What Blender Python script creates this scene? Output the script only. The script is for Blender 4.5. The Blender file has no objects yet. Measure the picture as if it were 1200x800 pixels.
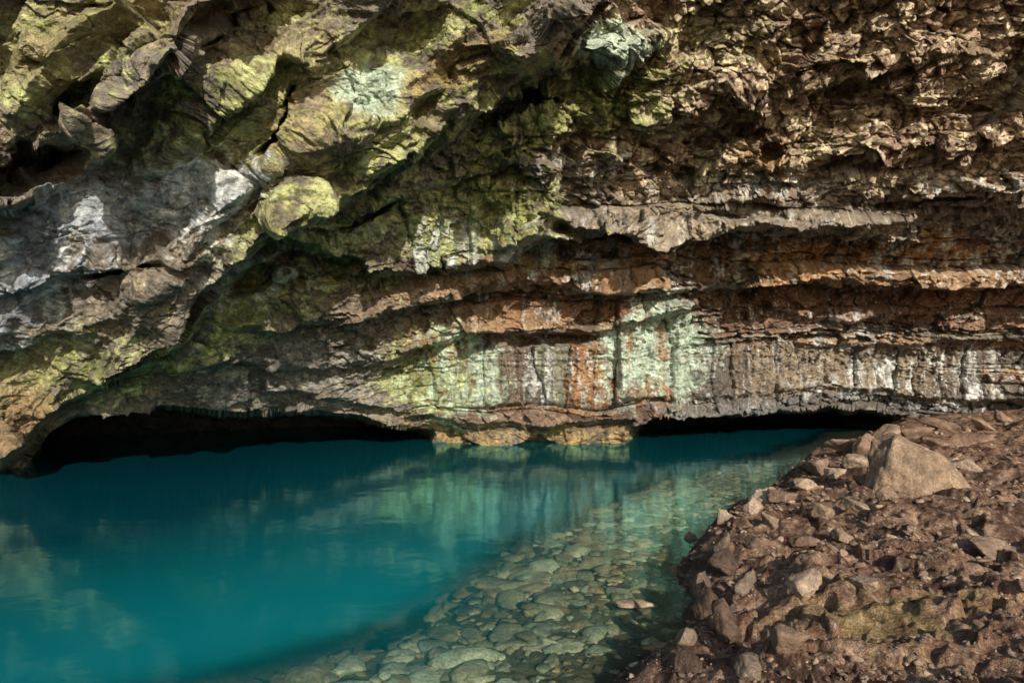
import bpy, bmesh, math, numpy as np
from math import sin, cos
from mathutils import Vector
rs = np.random.RandomState(7)
F = np.float32
# ---------------------------------------------------------------- noise helpers
PERM = rs.permutation(256).astype(np.int32); PERM = np.concatenate([PERM, PERM])
RND = rs.rand(256).astype(F)
def h3(x, y, z): return PERM[PERM[PERM[x & 255] + (y & 255)] + (z & 255)]
def vnoise(x, y, z):
    xi = np.floor(x); yi = np.floor(y); zi = np.floor(z)
    fx = (x-xi).astype(F); fy = (y-yi).astype(F); fz = (z-zi).astype(F)
    xi = xi.astype(np.int32); yi = yi.astype(np.int32); zi = zi.astype(np.int32)
    fx = fx*fx*(3-2*fx); fy = fy*fy*(3-2*fy); fz = fz*fz*(3-2*fz)
    r = 0
    for dx in (0, 1):
        wx = fx if dx else 1-fx
        for dy in (0, 1):
            wy = fy if dy else 1-fy
            for dz in (0, 1):
                wz = fz if dz else 1-fz
                r = r + wx*wy*wz*RND[h3(xi+dx, yi+dy, zi+dz)]
    return r*2-1
def fbm(x, y, z, o=4, g=0.5, ridge=False):
    a = 1.0; s = 0; t = 0
    for i in range(o):
        n = vnoise(x+i*17.3, y+i*9.1, z+i*5.7)
        if ridge: n = 1-2*np.abs(n)
        s = s + a*n; t += a; a *= g
        # rotate a little between octaves so no lattice shows
        x, y, z = 2.03*(x*.8-y*.6), 2.03*(x*.6+y*.8), 2.03*z
    return s/t
def facets(x, y, z, seed=0, tilt=1.0):
    """broken-rock field: every Voronoi cell is a randomly tilted, randomly raised plane"""
    x = x+seed*13.7; y = y+seed*7.9; z = z+seed*3.3
    xi = np.floor(x-0.5).astype(np.int32); yi = np.floor(y-0.5).astype(np.int32); zi = np.floor(z-0.5).astype(np.int32)
    best = np.full(x.shape, 1e9, F); sec = np.full(x.shape, 1e9, F); val = np.zeros(x.shape, F)
    for dx in (0, 1):
        for dy in (0, 1):
            for dz in (0, 1):
                cx = xi+dx; cy = yi+dy; cz = zi+dz
                h = h3(cx, cy, cz)
                ox = x-(cx+0.5+(RND[h]-.5)*.9); oy = y-(cy+0.5+(RND[(h+71) & 255]-.5)*.9); oz = z-(cz+0.5+(RND[(h+143) & 255]-.5)*.9)
                d = (ox*ox+oy*oy+oz*oz).astype(F)
                v = (RND[(h+31) & 255]-.5)+tilt*(ox*(RND[(h+57) & 255]-.5)+oy*(RND[(h+99) & 255]-.5)+oz*(RND[(h+200) & 255]-.5))
                m = d < best
                sec = np.where(m, best, np.minimum(sec, d))
                best = np.where(m, d, best); val = np.where(m, v, val)
    return val.astype(F), (np.sqrt(sec)-np.sqrt(best)).astype(F)
def ss(x, a=0.0, b=1.0):
    t = np.clip((x-a)/(b-a), 0, 1); return t*t*(3-2*t)
def polydist(U, V, pts):
    best = np.full(U.shape, 1e9, np.float64); side = np.zeros(U.shape)
    for (ax, ay), (bx, by) in zip(pts[:-1], pts[1:]):
        dx, dy = bx-ax, by-ay; L = dx*dx+dy*dy
        t = np.clip(((U-ax)*dx+(V-ay)*dy)/L, 0, 1)
        qx = U-(ax+t*dx); qy = V-(ay+t*dy); d = np.hypot(qx, qy)
        c = dx*(V-ay)-dy*(U-ax)
        m = d < best-1e-6
        best = np.where(m, d, best); side = np.where(m, np.sign(c), side)
    return best*np.where(side == 0, 1, side)
def blur(A, n, it=2):
    for ax in (0, 1):
        for _ in range(it):
            pad = [(0, 0), (0, 0)]; pad[ax] = (n+1, n)
            c = np.cumsum(np.pad(A, pad, mode='edge'), axis=ax)
            sl1 = [slice(None)]*2; sl2 = [slice(None)]*2
            sl1[ax] = slice(2*n+1, None); sl2[ax] = slice(0, -(2*n+1))
            A = (c[tuple(sl1)]-c[tuple(sl2)])/(2*n+1)
    return A
def build_mesh(name, co, faces, cols=None, mat=None, extra=None):
    me = bpy.data.meshes.new(name)
    n = len(co); k = faces.shape[1]; m = len(faces)
    me.vertices.add(n); me.vertices.foreach_set("co", np.ascontiguousarray(co, F).ravel())
    me.loops.add(m*k); me.loops.foreach_set("vertex_index", np.ascontiguousarray(faces, np.int32).ravel())
    me.polygons.add(m); me.polygons.foreach_set("loop_start", np.arange(0, m*k, k, dtype=np.int32))
    me.update(calc_edges=True)
    if cols is not None:
        at = me.attributes.new("Col", 'FLOAT_COLOR', 'POINT')
        c4 = np.ones((n, 4), F); c4[:, :3] = cols; at.data.foreach_set("color", c4.ravel())
    for key, arr in (extra or {}).items():
        at = me.attributes.new(key, 'FLOAT', 'POINT'); at.data.foreach_set("value", np.ascontiguousarray(arr, F).ravel())
    ob = bpy.data.objects.new(name, me); bpy.context.scene.collection.objects.link(ob)
    if mat: me.materials.append(mat)
    return ob
def gridfaces(nr, nc):
    i = np.arange(nr*nc).reshape(nr, nc)
    return np.stack([i[:-1, :-1], i[1:, :-1], i[1:, 1:], i[:-1, 1:]], -1).reshape(-1, 4)

# ---------------------------------------------------------------- materials
def nodes_of(name):
    m = bpy.data.materials.new(name); m.use_nodes = True
    nt = m.node_tree; nt.nodes.clear()
    return m, nt, nt.nodes, nt.links
def rock_material(name, scale, bump, rough=(.55, .9), vary=.35, spec=.35):
    m, nt, N, L = nodes_of(name)
    out = N.new('ShaderNodeOutputMaterial'); b = N.new('ShaderNodeBsdfPrincipled')
    at = N.new('ShaderNodeAttribute'); at.attribute_name = 'Col'
    tc = N.new('ShaderNodeTexCoord')
    n1 = N.new('ShaderNodeTexNoise'); n1.inputs['Scale'].default_value = scale; n1.inputs['Detail'].default_value = 6; n1.inputs['Roughness'].default_value = .74
    n2 = N.new('ShaderNodeTexNoise'); n2.inputs['Scale'].default_value = scale*4.3; n2.inputs['Detail'].default_value = 4; n2.inputs['Roughness'].default_value = .7
    for n in (n1, n2): L.new(tc.outputs['Object'], n.inputs['Vector'])
    def rng_(src):
        mr = N.new('ShaderNodeMapRange'); mr.inputs['From Min'].default_value = .3; mr.inputs['From Max'].default_value = .7
        mr.inputs['To Min'].default_value = 1-vary; mr.inputs['To Max'].default_value = 1+vary
        L.new(src, mr.inputs['Value']); return mr
    mr = rng_(n1.outputs['Fac']); mr2 = rng_(n2.outputs['Fac'])
    mu = N.new('ShaderNodeMath'); mu.operation = 'MULTIPLY'; L.new(mr.outputs[0], mu.inputs[0]); L.new(mr2.outputs[0], mu.inputs[1])
    vm = N.new('ShaderNodeVectorMath'); vm.operation = 'SCALE'; L.new(at.outputs['Color'], vm.inputs[0]); L.new(mu.outputs[0], vm.inputs['Scale'])
    L.new(vm.outputs[0], b.inputs['Base Color'])
    rr = N.new('ShaderNodeMapRange'); rr.inputs['From Min'].default_value = .35; rr.inputs['From Max'].default_value = .65
    rr.inputs['To Min'].default_value = rough[0]; rr.inputs['To Max'].default_value = rough[1]
    L.new(n1.outputs['Fac'], rr.inputs['Value']); L.new(rr.outputs[0], b.inputs['Roughness'])
    b.inputs['Specular IOR Level'].default_value = spec
    ad = N.new('ShaderNodeMath'); ad.operation = 'MULTIPLY_ADD'; ad.inputs[1].default_value = .35
    L.new(n2.outputs['Fac'], ad.inputs[0]); L.new(n1.outputs['Fac'], ad.inputs[2])
    bp = N.new('ShaderNodeBump'); bp.inputs['Strength'].default_value = 1; bp.inputs['Distance'].default_value = bump
    L.new(ad.outputs[0], bp.inputs['Height']); L.new(bp.outputs[0], b.inputs['Normal'])
    L.new(b.outputs[0], out.inputs['Surface'])
    return m
mat_cave = rock_material('cave_rock', 2.6, .18, (.40, .9), .45, .4)
mat_bank = rock_material('bank_earth', 9.0, .07, (.7, 1), .55, .2)
mat_stone = rock_material('stone', 8.0, .04, (.55, .95), .42, .3)

# ---------------------------------------------------------------- cave shell
# Cave shell laid out in image pixels along camera rays: column U, row V (800 units = tan 1, V=440 is level)
# and an estimated horizontal distance Y to the rock for each.  EYE is the camera height above the water.
EYE = 2.2
def spaced(segs):
    out = []
    for a, b, n in segs: out.append(np.linspace(a, b, n, endpoint=False))
    return np.concatenate(out+[[segs[-1][1]]])
Us = spaced([(-620, -40, 120), (-40, 1240, 1330), (1240, 2000, 130)])
Vs = spaced([(-100, -30, 25), (-30, 545, 720), (545, 640, 30)])
U, V = np.meshgrid(Us, Vs)
nr, nc = U.shape
wU = U+18*fbm(U/90, V/90, U*0+1, 5, .55); wV = V+15*fbm(U/80, V/80, U*0+9, 5, .55)
e = (440-V)/800.0
Wd = np.interp(U, [-620, -300, 0, 150, 300, 490, 740, 900, 1050, 1200, 1600, 2000], [12, 14.5, 17.2, 19, 20.5, 22, 22.6, 25, 27, 26.5, 25, 24])
Wd = Wd+.6*ss(V, 480, 500)*fbm(U/35, U*0, U*0+3, 3)
Kc = np.interp(U, [-620, 250, 600, 2000], [1.0, 1.0, .64, .64])
Ytop = np.interp(U, [-620, -300, 0, 200, 400, 600, 800, 2000], [8, 9, 9.6, 10.6, 12.4, 14.2, 15.2, 16.4])   # distance at ray slope .55
Cd = Ytop*(.55+Kc)/(np.maximum(e, -.3)+Kc)
kk = .8
Y = -np.log(np.exp(-kk*Wd)+np.exp(-kk*Cd))/kk
def ledge(pts, d, L, w, endfade=60):
    global Y
    s = -polydist(wU, wV, pts)
    vary = .75+.5*(fbm(U/70+d*9, V/70, U*0+L, 2)+.3)
    f = np.where(s > 0, np.exp(-np.maximum(s, 0)/L), 1.0)*ss(s, -w, w)
    (x0, y0), (x1, y1) = pts[0], pts[-1]
    lo, hi = min(x0, x1), max(x0, x1)
    f = f*ss(U, lo-1, lo+endfade)*(1-ss(U, hi-endfade, hi+1))
    Y = Y-d*f*vary
def pocket(cx, cy, rx, ry, rot, d):
    global Y
    c, s = math.cos(math.radians(rot)), math.sin(math.radians(rot))
    du = wU-cx; dv = wV-cy
    r = np.sqrt(((du*c+dv*s)/rx)**2+((-du*s+dv*c)/ry)**2)
    Y = Y+d*(1-ss(r, .45, 1.1))
ledge([(-700, 500), (-200, 540), (0, 545), (40, 505), (75, 470), (160, 440), (215, 400), (238, 350), (330, 275), (420, 215), (520, 145), (575, 100), (650, 60), (760, -80)], 2.5, 110, 10, 30)
ledge([(-500, 260), (-100, 245), (40, 232), (95, 195), (120, 165), (100, 130), (150, 100), (200, 60), (270, 10), (330, -80)], 1.7, 80, 11)
ledge([(60, 345), (150, 330), (215, 310), (285, 235), (340, 180), (420, 140), (470, 130), (560, 85)], .7, 45, 9)
ledge([(150, 215), (205, 170), (250, 120), (290, 90), (330, 60), (380, 55), (440, 0), (480, -40)], .9, 45, 9)
ledge([(-200, 420), (0, 405), (100, 392), (190, 345), (240, 320)], .4, 40, 8)
ledge([(-200, 330), (0, 330), (90, 318), (170, 300)], .6, 40, 8)
ledge([(480, 60), (560, 62), (650, 75), (700, 80), (760, 20), (790, -60)], .8, 60, 12)
ledge([(300, 345), (350, 322), (430, 328), (520, 322), (590, 316), (625, 280), (655, 235), (670, 180), (720, 120)], 1.7, 80, 7)
ledge([(380, 262), (440, 230), (490, 215), (560, 200), (640, 185)], .6, 40, 8)
ledge([(250, 385), (330, 392), (420, 372), (500, 355), (560, 340), (620, 345)], 1.0, 40, 6)
ledge([(150, 445), (260, 430), (380, 440), (450, 420), (520, 400), (600, 390)], .8, 32, 6)
ledge([(560, 300), (640, 278), (720, 262), (800, 288), (870, 262), (960, 256), (1040, 246), (1120, 238), (1300, 240), (1700, 240)], 2.0, 60, 6)
ledge([(640, 215), (760, 200), (880, 190), (960, 200), (1100, 175), (1300, 180), (1700, 170)], .6, 45, 9)
ledge([(700, 150), (850, 100), (1000, 105), (1100, 60), (1300, 50), (1700, 30)], .45, 45, 9)
ledge([(560, 336), (640, 328), (720, 340), (830, 336), (950, 322), (1060, 328), (1200, 334), (1600, 334)], 1.1, 28, 4)
ledge([(540, 388), (590, 392), (640, 386), (700, 392), (760, 372), (830, 360)], 1.2, 25, 4, 20)
ledge([(800, 366), (900, 362), (1000, 372), (1100, 366), (1600, 366)], .6, 18, 3)
ledge([(800, 402), (930, 398), (1010, 404), (1200, 406), (1600, 404)], .6, 18, 3)
ledge([(700, 462), (800, 464), (930, 460), (1100, 464), (1600, 462)], .4, 14, 3)
ledge([(300, 468), (420, 476), (520, 488), (640, 494), (760, 486)], .9, 22, 4, 20)
for p in [(35, 190, 75, 34, -12, 2.6), (80, 110, 45, 22, -40, 1.2), (325, 135, 18, 58, 28, 1.1), (370, 312, 62, 20, 8, 1.8), (300, 330, 40, 18, -30, 1.2), (600, 118, 70, 20, -18, 1.6), (150, 318, 50, 11, -8, 1.3), (690, 262, 75, 12, 4, 1.2),
          (880, 245, 60, 9, 0, 1.0), (1080, 232, 80, 9, -3, 1.0), (245, 20, 55, 14, -35, 1.2), (430, 250, 35, 12, -30, 1.0), (1010, 95, 55, 12, -18, .8), (860, 150, 50, 11, -10, .8), (905, 175, 18, 22, 0, .8), (645, 398, 48, 9, 0, 1.0)]: pocket(*p)
lipL = np.interp(wU, [15, 50, 85, 200, 350, 440, 520], [545, 505, 483, 483, 493, 500, 508])
lipR = np.interp(wU, [700, 780, 900, 1060], [502, 490, 486, 491])
slotL = ss(wV-lipL, -3, 5)*ss(wU, 20, 60)*(1-ss(wU, 475, 515)); slotR = ss(wV-lipR, -2, 4)*ss(wU, 730, 775)*(1-ss(wU, 1030, 1060))
blk = ss(wV, 495, 501)*ss(wU, 475, 515)*(1-ss(wU, 730, 775))
Y = Y+9*slotL+9*slotR+blk*(-.15+1.0*fbm(wU/45, V*0, V*0+6, 3))
def pos(Y): return np.stack([(U-600)/800*Y, Y, EYE+e*Y], -1)
P = pos(Y)
def normals(P):
    du = np.gradient(P, axis=1); dv = np.gradient(P, axis=0)
    n = np.cross(du, dv); n /= np.sqrt((n*n).sum(-1, keepdims=True))+1e-9
    return n
back = -P+np.array([0, 0, EYE]); back /= np.linalg.norm(back, axis=-1, keepdims=True)
n0 = normals(pos(blur(Y, 14)))
flip = np.sign(np.sum(n0*back, -1, keepdims=True)); n0 = n0*np.where(flip == 0, 1, flip)
nd = n0*.4+back*.6; nd /= np.linalg.norm(nd, axis=-1, keepdims=True)
# where the base surface runs steeply away, fine relief is reduced so the sampling holds it
gvs = np.sqrt((np.gradient(P, axis=0)**2).sum(-1))/np.maximum(np.gradient(Vs), .1)[:, None]
gus = np.sqrt((np.gradient(P, axis=1)**2).sum(-1))/np.maximum(np.gradient(Us), .1)[None, :]
stretch = blur(np.maximum(gvs, gus)/(np.maximum(Y, 5)/800), 2)
att = np.clip(2.6/stretch, 0.03, 1); att1 = np.clip(5/stretch, 0.1, 1)
Ps = pos(blur(Y, 6)*.5+Y*.5)
x, y, z = [Ps[..., i].astype(F) for i in range(3)]
sb = -polydist(wU, wV, [(-700, 500), (0, 545), (75, 470), (160, 440), (215, 400), (238, 350), (330, 275), (420, 215), (520, 145), (575, 100), (650, 60), (760, -80)])
butt = ss(sb, -10, 20)
bed = (1-butt)*ss(U, 300, 620)
roofm = bed*(1-ss(wV, 200, 250)); strat = bed*ss(wV, 200, 250)
# smooth hanging panels with vertical flutes, between the thin beds
panel = np.maximum(ss(wV, 396, 404)*(1-ss(wV, 462, 474))*ss(wU, 470, 520)*(1-ss(wU, 1110, 1180)), ss(wV, 345, 356)*ss(wU, 700, 715)*(1-ss(wU, 815, 830))*(1-ss(wV, 462, 474)))
panel = np.maximum(panel, ss(wV, 215, 235)*(1-ss(wV, 312, 322))*ss(wU, 430, 460)*(1-ss(wU, 640, 660)))
t = z+.42*(24-y)+.03*x+.30*fbm(x*.35, y*.35, z*.35, 3)+.05*fbm(x*1.6, y*1.6, z*1.6, 2)
th = np.where(rs.rand(80) < .4, rs.uniform(.10, .22, 80), rs.uniform(.35, .95, 80)); bnd = np.cumsum(th)-3
li = np.searchsorted(bnd, t.ravel()).reshape(t.shape); li = np.clip(li, 1, 79)
lo = bnd[li-1]; hi = bnd[li]; fr = (t-lo)/(hi-lo)
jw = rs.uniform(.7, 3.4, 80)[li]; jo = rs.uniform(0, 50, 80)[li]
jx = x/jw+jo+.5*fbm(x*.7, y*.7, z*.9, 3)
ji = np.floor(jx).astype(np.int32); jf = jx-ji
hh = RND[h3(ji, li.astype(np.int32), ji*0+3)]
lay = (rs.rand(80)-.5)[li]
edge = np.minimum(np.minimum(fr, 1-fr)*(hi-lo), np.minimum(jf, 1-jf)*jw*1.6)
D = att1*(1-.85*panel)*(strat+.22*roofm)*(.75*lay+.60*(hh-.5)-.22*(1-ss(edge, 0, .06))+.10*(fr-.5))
# panels: vertical columns of rock, each at its own depth
pj = x*1.15+.5*fbm(x*.9, y*.9, z*.25, 3)+.15*fbm(x*4, y*4, z*1.5, 2); pi_ = np.floor(pj).astype(np.int32); pf = pj-pi_
ph = RND[(pi_*29+7) & 255]
D += att*panel*(.42*(ph-.5)-.18*(1-ss(np.minimum(pf, 1-pf), 0, .07)))
wx = x+.5*fbm(x*.6, y*.6, z*.6, 4, .6); wy = y+.4*fbm(x*.6, y*.6+7, z*.6, 3, .6); wz = z+.35*fbm(x*.6+9, y*.6, z*.6, 4, .6)
f0, e0 = facets(wx*.33, wy*.33, wz*.42, 4, 1.8)
f1, e1 = facets(wx*.85, wy*.85, wz*1.3, 1, 1.8)
f2, e2 = facets(wx*2.1, wy*2.1, wz*3.6, 2, 1.8)
f3, e3 = facets(wx*5.1, wy*5.1, wz*9, 3, 1.8)
patch = ss(fbm(x*.5+3, y*.5, z*.5, 3), -.3, .3)
np_ = 1-.6*panel
D += (.5-.3*strat)*f0+np_*att1*(.27-.08*butt+.26*roofm-.06*strat)*f1+np_*att*(.05+.17*roofm+.12*strat+.10*patch*(1-.6*butt))*f2+att*(.03+.07*roofm+.05*patch*(1-.5*butt))*f3
D -= np_*att*.13*(1-ss(e2, 0, .10))*(.12+.6*roofm+.4*strat*patch)
p1 = x*.80+z*.60; p2 = -x*.60+z*.80
rb = fbm(p1*.22+.3*fbm(x*.4, y*.4, z*.4, 2), y*.3, p2*1.0, 4, .5, True)
D += butt*.65*rb*att1
fl = fbm(x*2.4, y*2.4, z*.30, 3, .5, True)
D += att*.24*panel*fl
D += att1*(.14-.05*butt)*fbm(x*1.3, y*1.3, z*1.6, 4, .6)+att*(.06*fbm(x*9, y*9, z*13, 3, .7)+.05*fbm(x*4, y*4, z*5, 2))
D *= 1-.25*ss(V, 480, 500)
P2 = P+nd*D[..., None]
x, y, z = [P2[..., i].astype(F) for i in range(3)]

# ---- mineral colouring, with some shade painted in
def rgb(*c): return np.array(c, F)
nA = fbm(x*.6, y*.6, z*.6, 5, .6); nB = fbm(x*1.7+5, y*1.7, z*2.6, 5, .65); nC = fbm(x*5, y*5, z*8, 4, .7)
drip = fbm(x*3.2, y*3.2, z*.35, 4, .65); drip2 = fbm(x*8+3, y*8, z*.7, 3, .6)
col = np.empty(P.shape, F); col[:] = rgb(.22, .185, .14)
def mix(c, m):
    global col
    m = np.clip(m, 0, 1)[..., None]; col = col*(1-m)+np.asarray(c, F)*m
def blob(cx, cy, rx, ry, rot=0, edge=1.3):
    c, s = math.cos(math.radians(rot)), math.sin(math.radians(rot))
    du = wU-cx; dv = wV-cy
    r = np.sqrt(((du*c+dv*s)/rx)**2+((-du*s+dv*c)/ry)**2)
    return ss(1.0-r+(nA*.5+nB*.7+nC*.6)*edge, -.15, .45)
mix(rgb(.09, .08, .065), ss(nA+.4*nC, 0, .5)*(.7-.2*butt))
mix(rgb(.31, .22, .135), ss(nB, .0, .4)*.6); mix(rgb(.46, .38, .25), ss(nB-.6*nC, .15, .5)*.55)
roof = (1-butt)*ss(U-.5*V, 520, 640)*(1-ss(wV, 190, 250))
mix(rgb(.36, .245, .155), roof*.85)
mix(rgb(.70, .57, .38), roof*ss(nB+.6*nC, -.02, .36)*.9)
mix(rgb(.15, .08, .05), roof*ss(-nB-.4*nC, .05, .4)*.85)
mix(rgb(.48, .46, .25), roof*ss(nA+.3*nC, .1, .4)*.6*(1-ss(U, 800, 1150)))
bedc = (RND[(li*37+11) & 255])[..., None]; bw = bed*ss(wV, 225, 270)*(1-ss(wV, 480, 500))
bc = np.where(bedc < .38, rgb(.11, .088, .07), np.where(bedc < .62, rgb(.21, .115, .07), np.where(bedc < .8, rgb(.26, .21, .15), rgb(.33, .19, .09))))
bm = (bw*.75)[..., None]; col = col*(1-bm)+bc*bm
jc = (hh-.5)*bw; col = col*(1+.9*jc[..., None])  # mild cavity darkening put into the colour: set-back blocks darker, proud ones lighter
mix(rgb(.44, .22, .07), blob(930, 300, 70, 22)*.85)
mix(rgb(.40, .20, .065), blob(1080, 285, 85, 22)*.7); mix(rgb(.40, .20, .07), blob(720, 285, 60, 14)*.6); mix(rgb(.42, .21, .07), blob(900, 180, 25, 22)*.5)
mix(rgb(.19, .095, .055), blob(1010, 352, 230, 24)*.8)
mix(rgb(.24, .12, .06), blob(660, 345, 80, 28)*.85)
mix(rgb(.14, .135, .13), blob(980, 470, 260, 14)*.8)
mix(rgb(.12, .12, .115), blob(330, 430, 170, 50)*.6); mix(rgb(.34, .32, .25), blob(330, 430, 170, 60)*ss(nB+nC, .0, .35)*.75)
mix(rgb(.44, .28, .11), blob(630, 506, 150, 14)*.75*ss(nB+nC, -.4, .2))
# column colours of the fluted panels
lowp = panel*ss(wV, 330, 345)
pr = RND[(pi_*53+19) & 255][..., None]
left = (1-ss(wU, 815, 835))[..., None]
pc = np.where(pr < .35, rgb(.36, .18, .075), np.where(pr < .5, rgb(.25, .25, .17), np.where(pr < .72, rgb(.42, .46, .34), rgb(.19, .14, .10))))
pd_ = np.where(pr < .4, rgb(.30, .235, .16), np.where(pr < .7, rgb(.21, .16, .115), rgb(.155, .13, .11)))
pcol = pc*left+pd_*(1-left); mm_ = (lowp*.85)[..., None]; col = col*(1-mm_)+pcol*mm_
mix(rgb(.12, .095, .075), lowp*ss(drip, .05, .33)*.85)
G1, G2, G3 = rgb(.28, .29, .085), rgb(.50, .51, .23), rgb(.14, .155, .05)
for b in [(250, 150, 170, 80, -35), (400, 200, 200, 38, -38), (560, 250, 100, 60, 0), (430, 280, 80, 50, 0), (100, 430, 140, 38, -8), (330, 350, 100, 40, -30),
          (500, 430, 60, 40, 0), (620, 130, 110, 40, -35), (90, 40, 120, 60, -20), (480, 60, 130, 60, -30), (690, 100, 80, 40, -20)]:
    m = blob(*b)
    mix(G1, m*ss(nA+nC, -.4, .2)*.8); mix(G2, m*ss(nB+.7*nC, -.08, .3)*.75); mix(G3, m*ss(-nB+.6*nC, .15, .45)*.65)
mix(rgb(.36, .25, .12), blob(330, 150, 90, 40, -40)*.6*ss(nC, -.2, .3)); mix(rgb(.40, .31, .19), butt*ss(nA-.5*nB, .1, .4)*.5)
mix(rgb(.17, .09, .055), blob(150, 20, 130, 30, -20)*.4); mix(rgb(.32, .20, .08), blob(520, 75, 80, 22, -30)*.6)
mix(rgb(.30, .19, .09), blob(20, 500, 60, 40)*.75)
Wc, Mc, Bc = rgb(.72, .72, .66), rgb(.52, .62, .48), rgb(.40, .44, .49)
mix(Bc, blob(150, 245, 140, 50, -10)*.8); mix(Wc, blob(230, 230, 60, 70, -20)*ss(drip, -.1, .25)*.85)
mix(Bc*.85, blob(40, 310, 60, 80)*.8); mix(Wc, blob(60, 310, 70, 80, -20)*ss(drip, .05, .3)*.8)
mix(Mc, blob(430, 98, 40, 30, 0, .7)*.85); mix(Mc, blob(715, 35, 42, 34, -30, .8)*.85)
mix(Mc, blob(765, 405, 66, 60, 0, .9)*ss(drip+.5*drip2, -.5, -.02)*.95); mix(Mc*.9, blob(540, 435, 55, 42, 0)*.8*ss(drip, -.3, .15))
mix(Mc*.85, blob(560, 290, 100, 30)*.7*ss(drip, -.1, .2))
mix(rgb(.24, .28, .24), blob(765, 405, 62, 62)*ss(drip2, .1, .4)*.6)
for (cx, cy, rx, ry) in [(690, 318, 45, 22), (830, 315, 55, 25), (1030, 292, 45, 28), (1120, 290, 40, 30), (1180, 280, 40, 50), (880, 285, 40, 15), (620, 300, 40, 20), (760, 260, 30, 12), (1130, 440, 80, 30), (1000, 450, 60, 25), (655, 430, 40, 30), (520, 300, 60, 30), (980, 385, 60, 20), (300, 330, 80, 30), (700, 205, 80, 20), (900, 215, 120, 14), (1100, 210, 120, 14)]:
    mix(Wc*.9, blob(cx, cy, rx, ry)*ss(drip+.5*drip2, .0, .3)*.75)
mix(Wc*.85, bed*ss(drip2+.6*drip, .28, .5)*ss(wV, 180, 230)*(1-ss(wV, 470, 485))*.55)
mix(rgb(.05, .045, .04), (slotL+slotR)*.9)  # slot interiors painted near black, shade put into the rock colour
col *= (1+.6*nC)[..., None]
col = np.clip(col, .01, .8)
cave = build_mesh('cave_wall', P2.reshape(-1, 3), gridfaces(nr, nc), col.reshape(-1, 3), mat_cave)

# ---------------------------------------------------------------- ground: bank + lake bed
shore = [(16, 60), (16, 30), (15, 27), (11, 21.5), (7.5, 16.8), (5.2, 13.5), (3.6, 11), (2.6, 9.4), (2.05, 8.2), (1.75, 7), (1.4, 5.9), (.73, 4.9), (-.5, 3.6), (-3, 2.2), (-8, 1), (-30, -3), (-500, -20)]
def ground_h(x, y, fine=True):
    d = polydist(x, y, shore)
    d = d+.25*fbm(x*1.3, y*1.3, x*0+4, 3)+.35*fbm(x*.4, y*.4, x*0+8, 2)*ss(np.hypot(x, y), 6, 14)
    rim = .14+.42*ss(x+.15*y, .9, 2.6)
    up = rim*(1-np.exp(-np.maximum(d, 0)/.32))+.045*np.clip(d, 0, 14)
    out = np.maximum(-d, 0)
    dn = -.02-.09*out-.6*np.maximum(out-2.2, 0)
    h = np.where(d > 0, up, np.maximum(dn, -4))
    land = ss(d, -.1, .5)
    if fine:
        la = land*np.clip(rim/.5, .3, 1)
        z0 = h*0
        qx = x+.25*fbm(x*2, y*2, z0, 3); qy = y+.25*fbm(x*2+9, y*2, z0, 3)
        h = h+la*(.16*fbm(x*.7, y*.7, z0+2, 3)+.13*fbm(qx*2.0, qy*2.0, z0+5, 4, .55))
        f, ed = facets(qx*2.6, qy*2.6, z0, 5, 2.6); f2, ed2 = facets(qx*8, qy*8, z0, 6, 2.6)
        h = h+la*(.055*f+.03*f2)+(1-land)*.02*f2
        h = h+la*.04*fbm(x*12, y*12, z0, 4, .65)
    return h, d
rad = np.exp(np.linspace(math.log(.4), math.log(33), 900)); rad = np.concatenate([rad, np.exp(np.linspace(math.log(34), math.log(900), 40))])
az = np.concatenate([np.linspace(-40, 45, 1100), np.linspace(45.3, 319.7, 200), [320]])
R, AZ = np.meshgrid(rad, np.radians(az), indexing='ij')
gx = R*np.sin(AZ); gy = R*np.cos(AZ)
gz, gd = ground_h(gx, gy)
gz = blur(gz, 1, 1)
g1 = fbm(gx*.8, gy*.8, gz, 4, .6); g2 = fbm(gx*5, gy*5, gz*5, 4, .65); g3 = fbm(gx*20, gy*20, gz*20, 3)
gc = np.empty(gx.shape+(3,), F); gc[:] = rgb(.225, .122, .074)
def gm(c, m):
    global gc
    m = np.clip(m, 0, 1)[..., None]; gc = gc*(1-m)+c*m
gm(rgb(.39, .25, .155), ss(g2, .0, .4)*.7); gm(rgb(.085, .045, .03), ss(-g2-.4*g1, -.05, .3)*.85)
gm(rgb(.58, .44, .30), ss(g3, .15, .55)*.5)
gm(rgb(.26, .20, .06), ss(g1+.6*g2, .15, .45)*ss(3.6-np.hypot(gx-3.2, gy-3.2)*1.3, 0, 2)*.55)
gm(rgb(.08, .05, .04), (1-ss(gd, .15, .7))*ss(gd, -.3, 0)*.75)  # shaded rim at the waterline, painted dark into the ground colour
gm(rgb(.19, .14, .075), (1-ss(gd, -.3, .0)))
gm(rgb(.10, .07, .035), (1-ss(gd, -.3, .0))*ss(g2, 0, .4)*.7)
gm(rgb(.44, .39, .30), ss(-gy, 4, 12))  # unseen ground behind the viewer, made pale to bounce fill onto the roof
bank = build_mesh('ground', np.stack([gx, gy, gz], -1).reshape(-1, 3), gridfaces(*gx.shape)[:, ::-1], gc.reshape(-1, 3), mat_bank)

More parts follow.
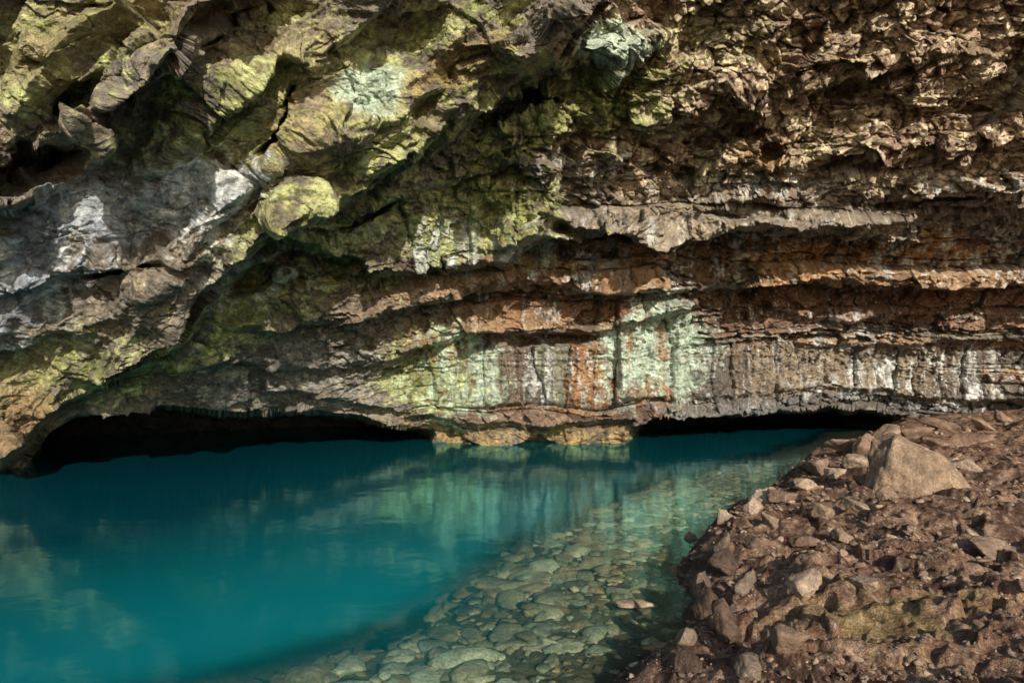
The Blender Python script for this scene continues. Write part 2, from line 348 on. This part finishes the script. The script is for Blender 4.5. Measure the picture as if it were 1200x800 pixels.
# ---------------------------------------------------------------- rocks
def ico(sub):
    bm = bmesh.new(); bmesh.ops.create_icosphere(bm, subdivisions=sub, radius=1)
    v = np.array([q.co[:] for q in bm.verts]); f = np.array([[q.index for q in p.verts] for p in bm.faces]); bm.free(); return v, f
ICO = {s: ico(s) for s in (2, 3, 4, 5)}
def rock(sub, size, rot, pos, rng, rough=.03, tiltxy=.25, nplanes=12):
    v, f = ICO[sub]
    pl = rng.normal(size=(nplanes, 3)); pl /= np.linalg.norm(pl, axis=1, keepdims=True); dd = rng.uniform(.42, .85, nplanes)
    dots = v@pl.T; r = np.where(dots > .05, dd/np.maximum(dots, .05), 9).min(1); r = np.minimum(r, 1.5)
    w = v*r[:, None]
    o = rng.rand(3)*50
    w = w*(1+rough*fbm(w[:, 0]*3+o[0], w[:, 1]*3+o[1], w[:, 2]*3+o[2], 4, .65)[:, None]*2)
    w = w*np.array(size)
    a, b, c = rng.uniform(-tiltxy, tiltxy), rng.uniform(-tiltxy, tiltxy), rot
    Rx = np.array([[1, 0, 0], [0, cos(a), -sin(a)], [0, sin(a), cos(a)]]); Ry = np.array([[cos(b), 0, sin(b)], [0, 1, 0], [-sin(b), 0, cos(b)]]); Rz = np.array([[cos(c), -sin(c), 0], [sin(c), cos(c), 0], [0, 0, 1]])
    return w@(Rz@Ry@Rx).T+np.array(pos), f
def join(name, parts, cols):
    co = []; fa = []; cc = []; o = 0
    for (v, f), c in zip(parts, cols):
        co.append(v); fa.append(f+o); o += len(v)
        n = fbm(v[:, 0]*6, v[:, 1]*6, v[:, 2]*6, 3, .6)
        cc.append(np.clip(np.asarray(c)[None]*(1+.6*n[:, None]), .01, .8))
    return build_mesh(name, np.concatenate(co), np.concatenate(fa), np.concatenate(cc), mat_stone)
rng = np.random.RandomState(21)
tones = [(.27, .18, .12), (.23, .145, .095), (.36, .26, .175), (.19, .12, .08), (.31, .215, .14)]
def place(u, v):
    s = (v-440)/800
    yy = np.linspace(2.5, 28, 400); xx = (u-600)/800*yy; hz, _ = ground_h(xx, yy)
    zz = EYE-s*yy; k = np.argmax(zz < np.maximum(hz, 0)); return xx[k], yy[k], max(hz[k], 0)
bx, by, bz = place(1062, 574)
k = by/800
v, f = ICO[5]
pl = np.array([[-.85, -.2, .35], [-.25, -.8, .45], [.45, -.75, .35], [.35, -.1, .93], [-.35, .1, .93], [.95, -.1, .3], [0, 1, .2], [-.7, .7, .1], [.7, .7, .2], [0, 0, -1], [-.55, -.75, -.1], [.1, -.97, .1], [.75, -.5, .6]])
pl /= np.linalg.norm(pl, axis=1, keepdims=True); dd = np.array([.70, .64, .78, .66, .82, .95, .9, .8, .9, .6, .74, .74, .82])
dots = v@pl.T; r = np.minimum(np.where(dots > .05, dd/np.maximum(dots, .05), 9).min(1), 1.5)
w_ = v*r[:, None]; ff, ee = facets(w_[:, 0]*2.2, w_[:, 1]*2.2, w_[:, 2]*2.2, 3, 1.5)
w_ = w_*(1+.07*fbm(w_[:, 0]*3, w_[:, 1]*3, w_[:, 2]*3, 5, .65)+.13*ff-.05*(1-ss(ee, 0, .12)))[:, None]
w_[:, 2] *= 1-.20*w_[:, 0]
w_ = w_*np.array([52*k, 42*k, 52*k])+np.array([bx, by, bz+19*k])
join('boulder', [(w_, f)], [(.28, .19, .12)])
list_rocks = [(1012, 528, 22, 18), (1000, 545, 18, 12), (960, 553, 16, 18), (975, 560, 14, 12), (940, 572, 18, 10), (915, 582, 18, 9), (890, 585, 16, 12), (875, 597, 14, 10), (1130, 518, 26, 10),
   (1150, 500, 18, 8), (1032, 583, 16, 12), (1085, 520, 16, 8), (1170, 492, 13, 7), (1125, 545, 18, 8), (1000, 595, 20, 10), (960, 600, 18, 9), (935, 635, 18, 11), (880, 640, 16, 12),
   (1035, 512, 24, 7), (990, 526, 22, 8), (1065, 505, 22, 7), (950, 545, 20, 7), (1105, 500, 24, 7),
   (870, 690, 22, 18), (930, 695, 22, 16), (850, 735, 26, 20), (910, 755, 32, 26), (1010, 685, 20, 9), (1150, 645, 26, 8), (850, 665, 16, 14), (820, 720, 20, 18), (820, 690, 18, 16), (800, 770, 28, 14),
   (985, 630, 14, 8), (1190, 700, 20, 7), (805, 628, 8, 6), (845, 610, 12, 8), (900, 610, 14, 8), (800, 745, 20, 14), (870, 780, 26, 16), (840, 645, 14, 10), (735, 702, 26, 3)]
parts = []; cols = []
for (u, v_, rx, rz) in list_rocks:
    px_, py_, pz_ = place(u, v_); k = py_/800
    parts.append(rock(4, (rx*k, rx*k*.8, rz*k*1.15), rng.uniform(0, 6), (px_, py_, pz_+rz*k*.08), rng, .09, .35 if u > 790 else .02)); cols.append(np.array(tones[rng.randint(5)])*(.5 if 790 < u < 900 and v_ > 640 else 1.1 if v_ < 600 else .95))  # rocks at the bank's shaded rim are darkened in their own colour
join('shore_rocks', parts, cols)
parts = []; cols = []
rr = np.exp(rng.uniform(math.log(2.2), math.log(26), 22000)); aa = np.radians(rng.uniform(0, 42, 22000))
cx = rr*np.sin(aa); cy = rr*np.cos(aa); ch, cd = ground_h(cx, cy)
dens = fbm(cx*1.1, cy*1.1, cx*0+30, 3)
ok = (cd > .05) & (rng.rand(22000) < np.clip(.25+dens*1.2+.5*np.exp(-np.maximum(cd, 0)/.8), 0.06, 1))
for a_, b_, h_, r_ in list(zip(cx[ok], cy[ok], ch[ok], rr[ok]))[:6500]:
    s = (.006+.024*rng.rand()**4)*(.5+r_*.15)
    parts.append(rock(2, (s*rng.uniform(.8, 1.5), s, s*rng.uniform(.4, .8)), rng.uniform(0, 6), (a_, b_, h_+s*.1), rng, .03, .5, 10)); cols.append(np.array(tones[rng.randint(5)])*rng.uniform(.6, 1.25))
join('gravel', parts, cols)
parts = []; cols = []
cx = rng.uniform(-3, 9, 30000); cy = rng.uniform(3.5, 18, 30000); ch, cd = ground_h(cx, cy)
ok = (cd < .08) & (cd > -3.0) & (rng.rand(30000) < np.where(cd > -2.4, .5, .25))
for a_, b_, h_, d_ in list(zip(cx[ok], cy[ok], ch[ok], cd[ok]))[:2600]:
    s = .04+.16*rng.rand()**3; fz = rng.uniform(.3, .5)
    tone = rng.uniform(.35, .72)
    zc = h_+s*.08
    if d_ < -.04: zc = min(zc, -.02-s*fz*1.5)
    else: s *= .6; tone *= .8
    parts.append(rock(3 if s > .1 else 2, (s*rng.uniform(1, 1.6), s, s*fz), rng.uniform(0, 6), (a_, b_, zc), rng, .03, .10, 10))
    cols.append(np.array([(.76, .60, .36), (.64, .46, .25), (.50, .39, .22), (.78, .68, .44), (.68, .42, .21)][rng.randint(5)])*tone)
join('submerged_stones', parts, cols)

# ---------------------------------------------------------------- water
rad = np.exp(np.linspace(math.log(1.5), math.log(60), 260)); azw = np.radians(np.linspace(-100, 60, 380))
R, AZ = np.meshgrid(rad, azw, indexing='ij'); wx_ = R*np.sin(AZ); wy_ = R*np.cos(AZ)
hh_, dd_ = ground_h(wx_, wy_, False); depth = np.maximum(-hh_, 0)
tr = .97*np.exp(-depth*1.0-(2.4*depth)**2.2)
far = np.clip(ss(wy_-.6*wx_, 5.5, 16)*.95+.25*ss(-wx_-.35*wy_, -1, 3), 0, 1)  # darkens back and left water by position: shade painted into its colour
water = build_mesh('water', np.stack([wx_, wy_, wx_*0], -1).reshape(-1, 3), gridfaces(*wx_.shape)[:, ::-1], None, None, {'clear': tr, 'painted_shade': far})
m, nt, N, L = nodes_of('lagoon_water'); water.data.materials.append(m)
out = N.new('ShaderNodeOutputMaterial')
a1 = N.new('ShaderNodeAttribute'); a1.attribute_name = 'clear'; a2 = N.new('ShaderNodeAttribute'); a2.attribute_name = 'painted_shade'
tc = N.new('ShaderNodeTexCoord')
mc = N.new('ShaderNodeMix'); mc.data_type = 'RGBA'; mc.inputs[6].default_value = (.002, .215, .225, 1); mc.inputs[7].default_value = (.001, .058, .078, 1); L.new(a2.outputs['Fac'], mc.inputs[0])
df = N.new('ShaderNodeBsdfDiffuse'); L.new(mc.outputs[2], df.inputs['Color'])
tp = N.new('ShaderNodeBsdfTransparent'); tp.inputs['Color'].default_value = (.88, .99, .93, 1)
m1 = N.new('ShaderNodeMixShader'); L.new(a1.outputs['Fac'], m1.inputs[0]); L.new(df.outputs[0], m1.inputs[1]); L.new(tp.outputs[0], m1.inputs[2])
wn = N.new('ShaderNodeTexNoise'); wn.inputs['Scale'].default_value = 2.2; wn.inputs['Detail'].default_value = 3; L.new(tc.outputs['Object'], wn.inputs['Vector'])
bp = N.new('ShaderNodeBump'); bp.inputs['Strength'].default_value = .25; bp.inputs['Distance'].default_value = .02; L.new(wn.outputs['Fac'], bp.inputs['Height'])
gl = N.new('ShaderNodeBsdfGlossy'); gl.inputs['Roughness'].default_value = .08; gl.inputs['Color'].default_value = (.45, .92, .90, 1); L.new(bp.outputs[0], gl.inputs['Normal'])
# Schlick reflectance, the same from above and below the surface: .02 + .98 (1-|N.I|)^5
ge = N.new('ShaderNodeNewGeometry')
dt = N.new('ShaderNodeVectorMath'); dt.operation = 'DOT_PRODUCT'; L.new(ge.outputs['Incoming'], dt.inputs[0]); L.new(ge.outputs['Normal'], dt.inputs[1])
ab = N.new('ShaderNodeMath'); ab.operation = 'ABSOLUTE'; L.new(dt.outputs['Value'], ab.inputs[0])
sb_ = N.new('ShaderNodeMath'); sb_.operation = 'SUBTRACT'; sb_.use_clamp = True; sb_.inputs[0].default_value = 1; L.new(ab.outputs[0], sb_.inputs[1])
pw = N.new('ShaderNodeMath'); pw.operation = 'POWER'; pw.inputs[1].default_value = 5; L.new(sb_.outputs[0], pw.inputs[0])
sc_ = N.new('ShaderNodeMath'); sc_.operation = 'MULTIPLY_ADD'; sc_.inputs[1].default_value = .98; sc_.inputs[2].default_value = .02; L.new(pw.outputs[0], sc_.inputs[0])
m2 = N.new('ShaderNodeMixShader'); L.new(sc_.outputs[0], m2.inputs[0]); L.new(m1.outputs[0], m2.inputs[1]); L.new(gl.outputs[0], m2.inputs[2])
L.new(m2.outputs[0], out.inputs['Surface'])

# ---------------------------------------------------------------- light
EL, AZS = math.radians(22), math.radians(16)      # sun behind the viewer, slightly right
sd = np.array([math.sin(AZS)*math.cos(EL), -math.cos(AZS)*math.cos(EL), math.sin(EL)])
sl = bpy.data.lights.new('sun', 'SUN'); sl.energy = 5.0; sl.angle = math.radians(.6); sl.color = (1, .94, .84)
so = bpy.data.objects.new('sun', sl); bpy.context.scene.collection.objects.link(so)
so.rotation_euler = Vector(sd).to_track_quat('Z', 'Y').to_euler(); so.location = (10, -20, 10)
w = bpy.data.worlds.new("World"); bpy.context.scene.world = w; w.use_nodes = True
wn_ = w.node_tree; sky = wn_.nodes.new('ShaderNodeTexSky'); sky.sky_type = 'NISHITA'; sky.sun_disc = False
sky.sun_elevation = EL; sky.sun_rotation = math.atan2(sd[0], sd[1])
bg = wn_.nodes['Background']; wn_.links.new(sky.outputs[0], bg.inputs[0]); bg.inputs[1].default_value = .13

# ---------------------------------------------------------------- camera
cam = bpy.data.cameras.new('camera'); cam.lens = 24; cam.sensor_width = 36; cam.clip_end = 3000; cam.clip_start = .05
co = bpy.data.objects.new('camera', cam); bpy.context.scene.collection.objects.link(co)
co.location = (0, 0, EYE); co.rotation_euler = (math.radians(90)+math.atan(40/800), 0, 0)
sc = bpy.context.scene; sc.camera = co
sc.view_settings.view_transform = 'Standard'; sc.view_settings.look = 'None'; sc.view_settings.exposure = 0
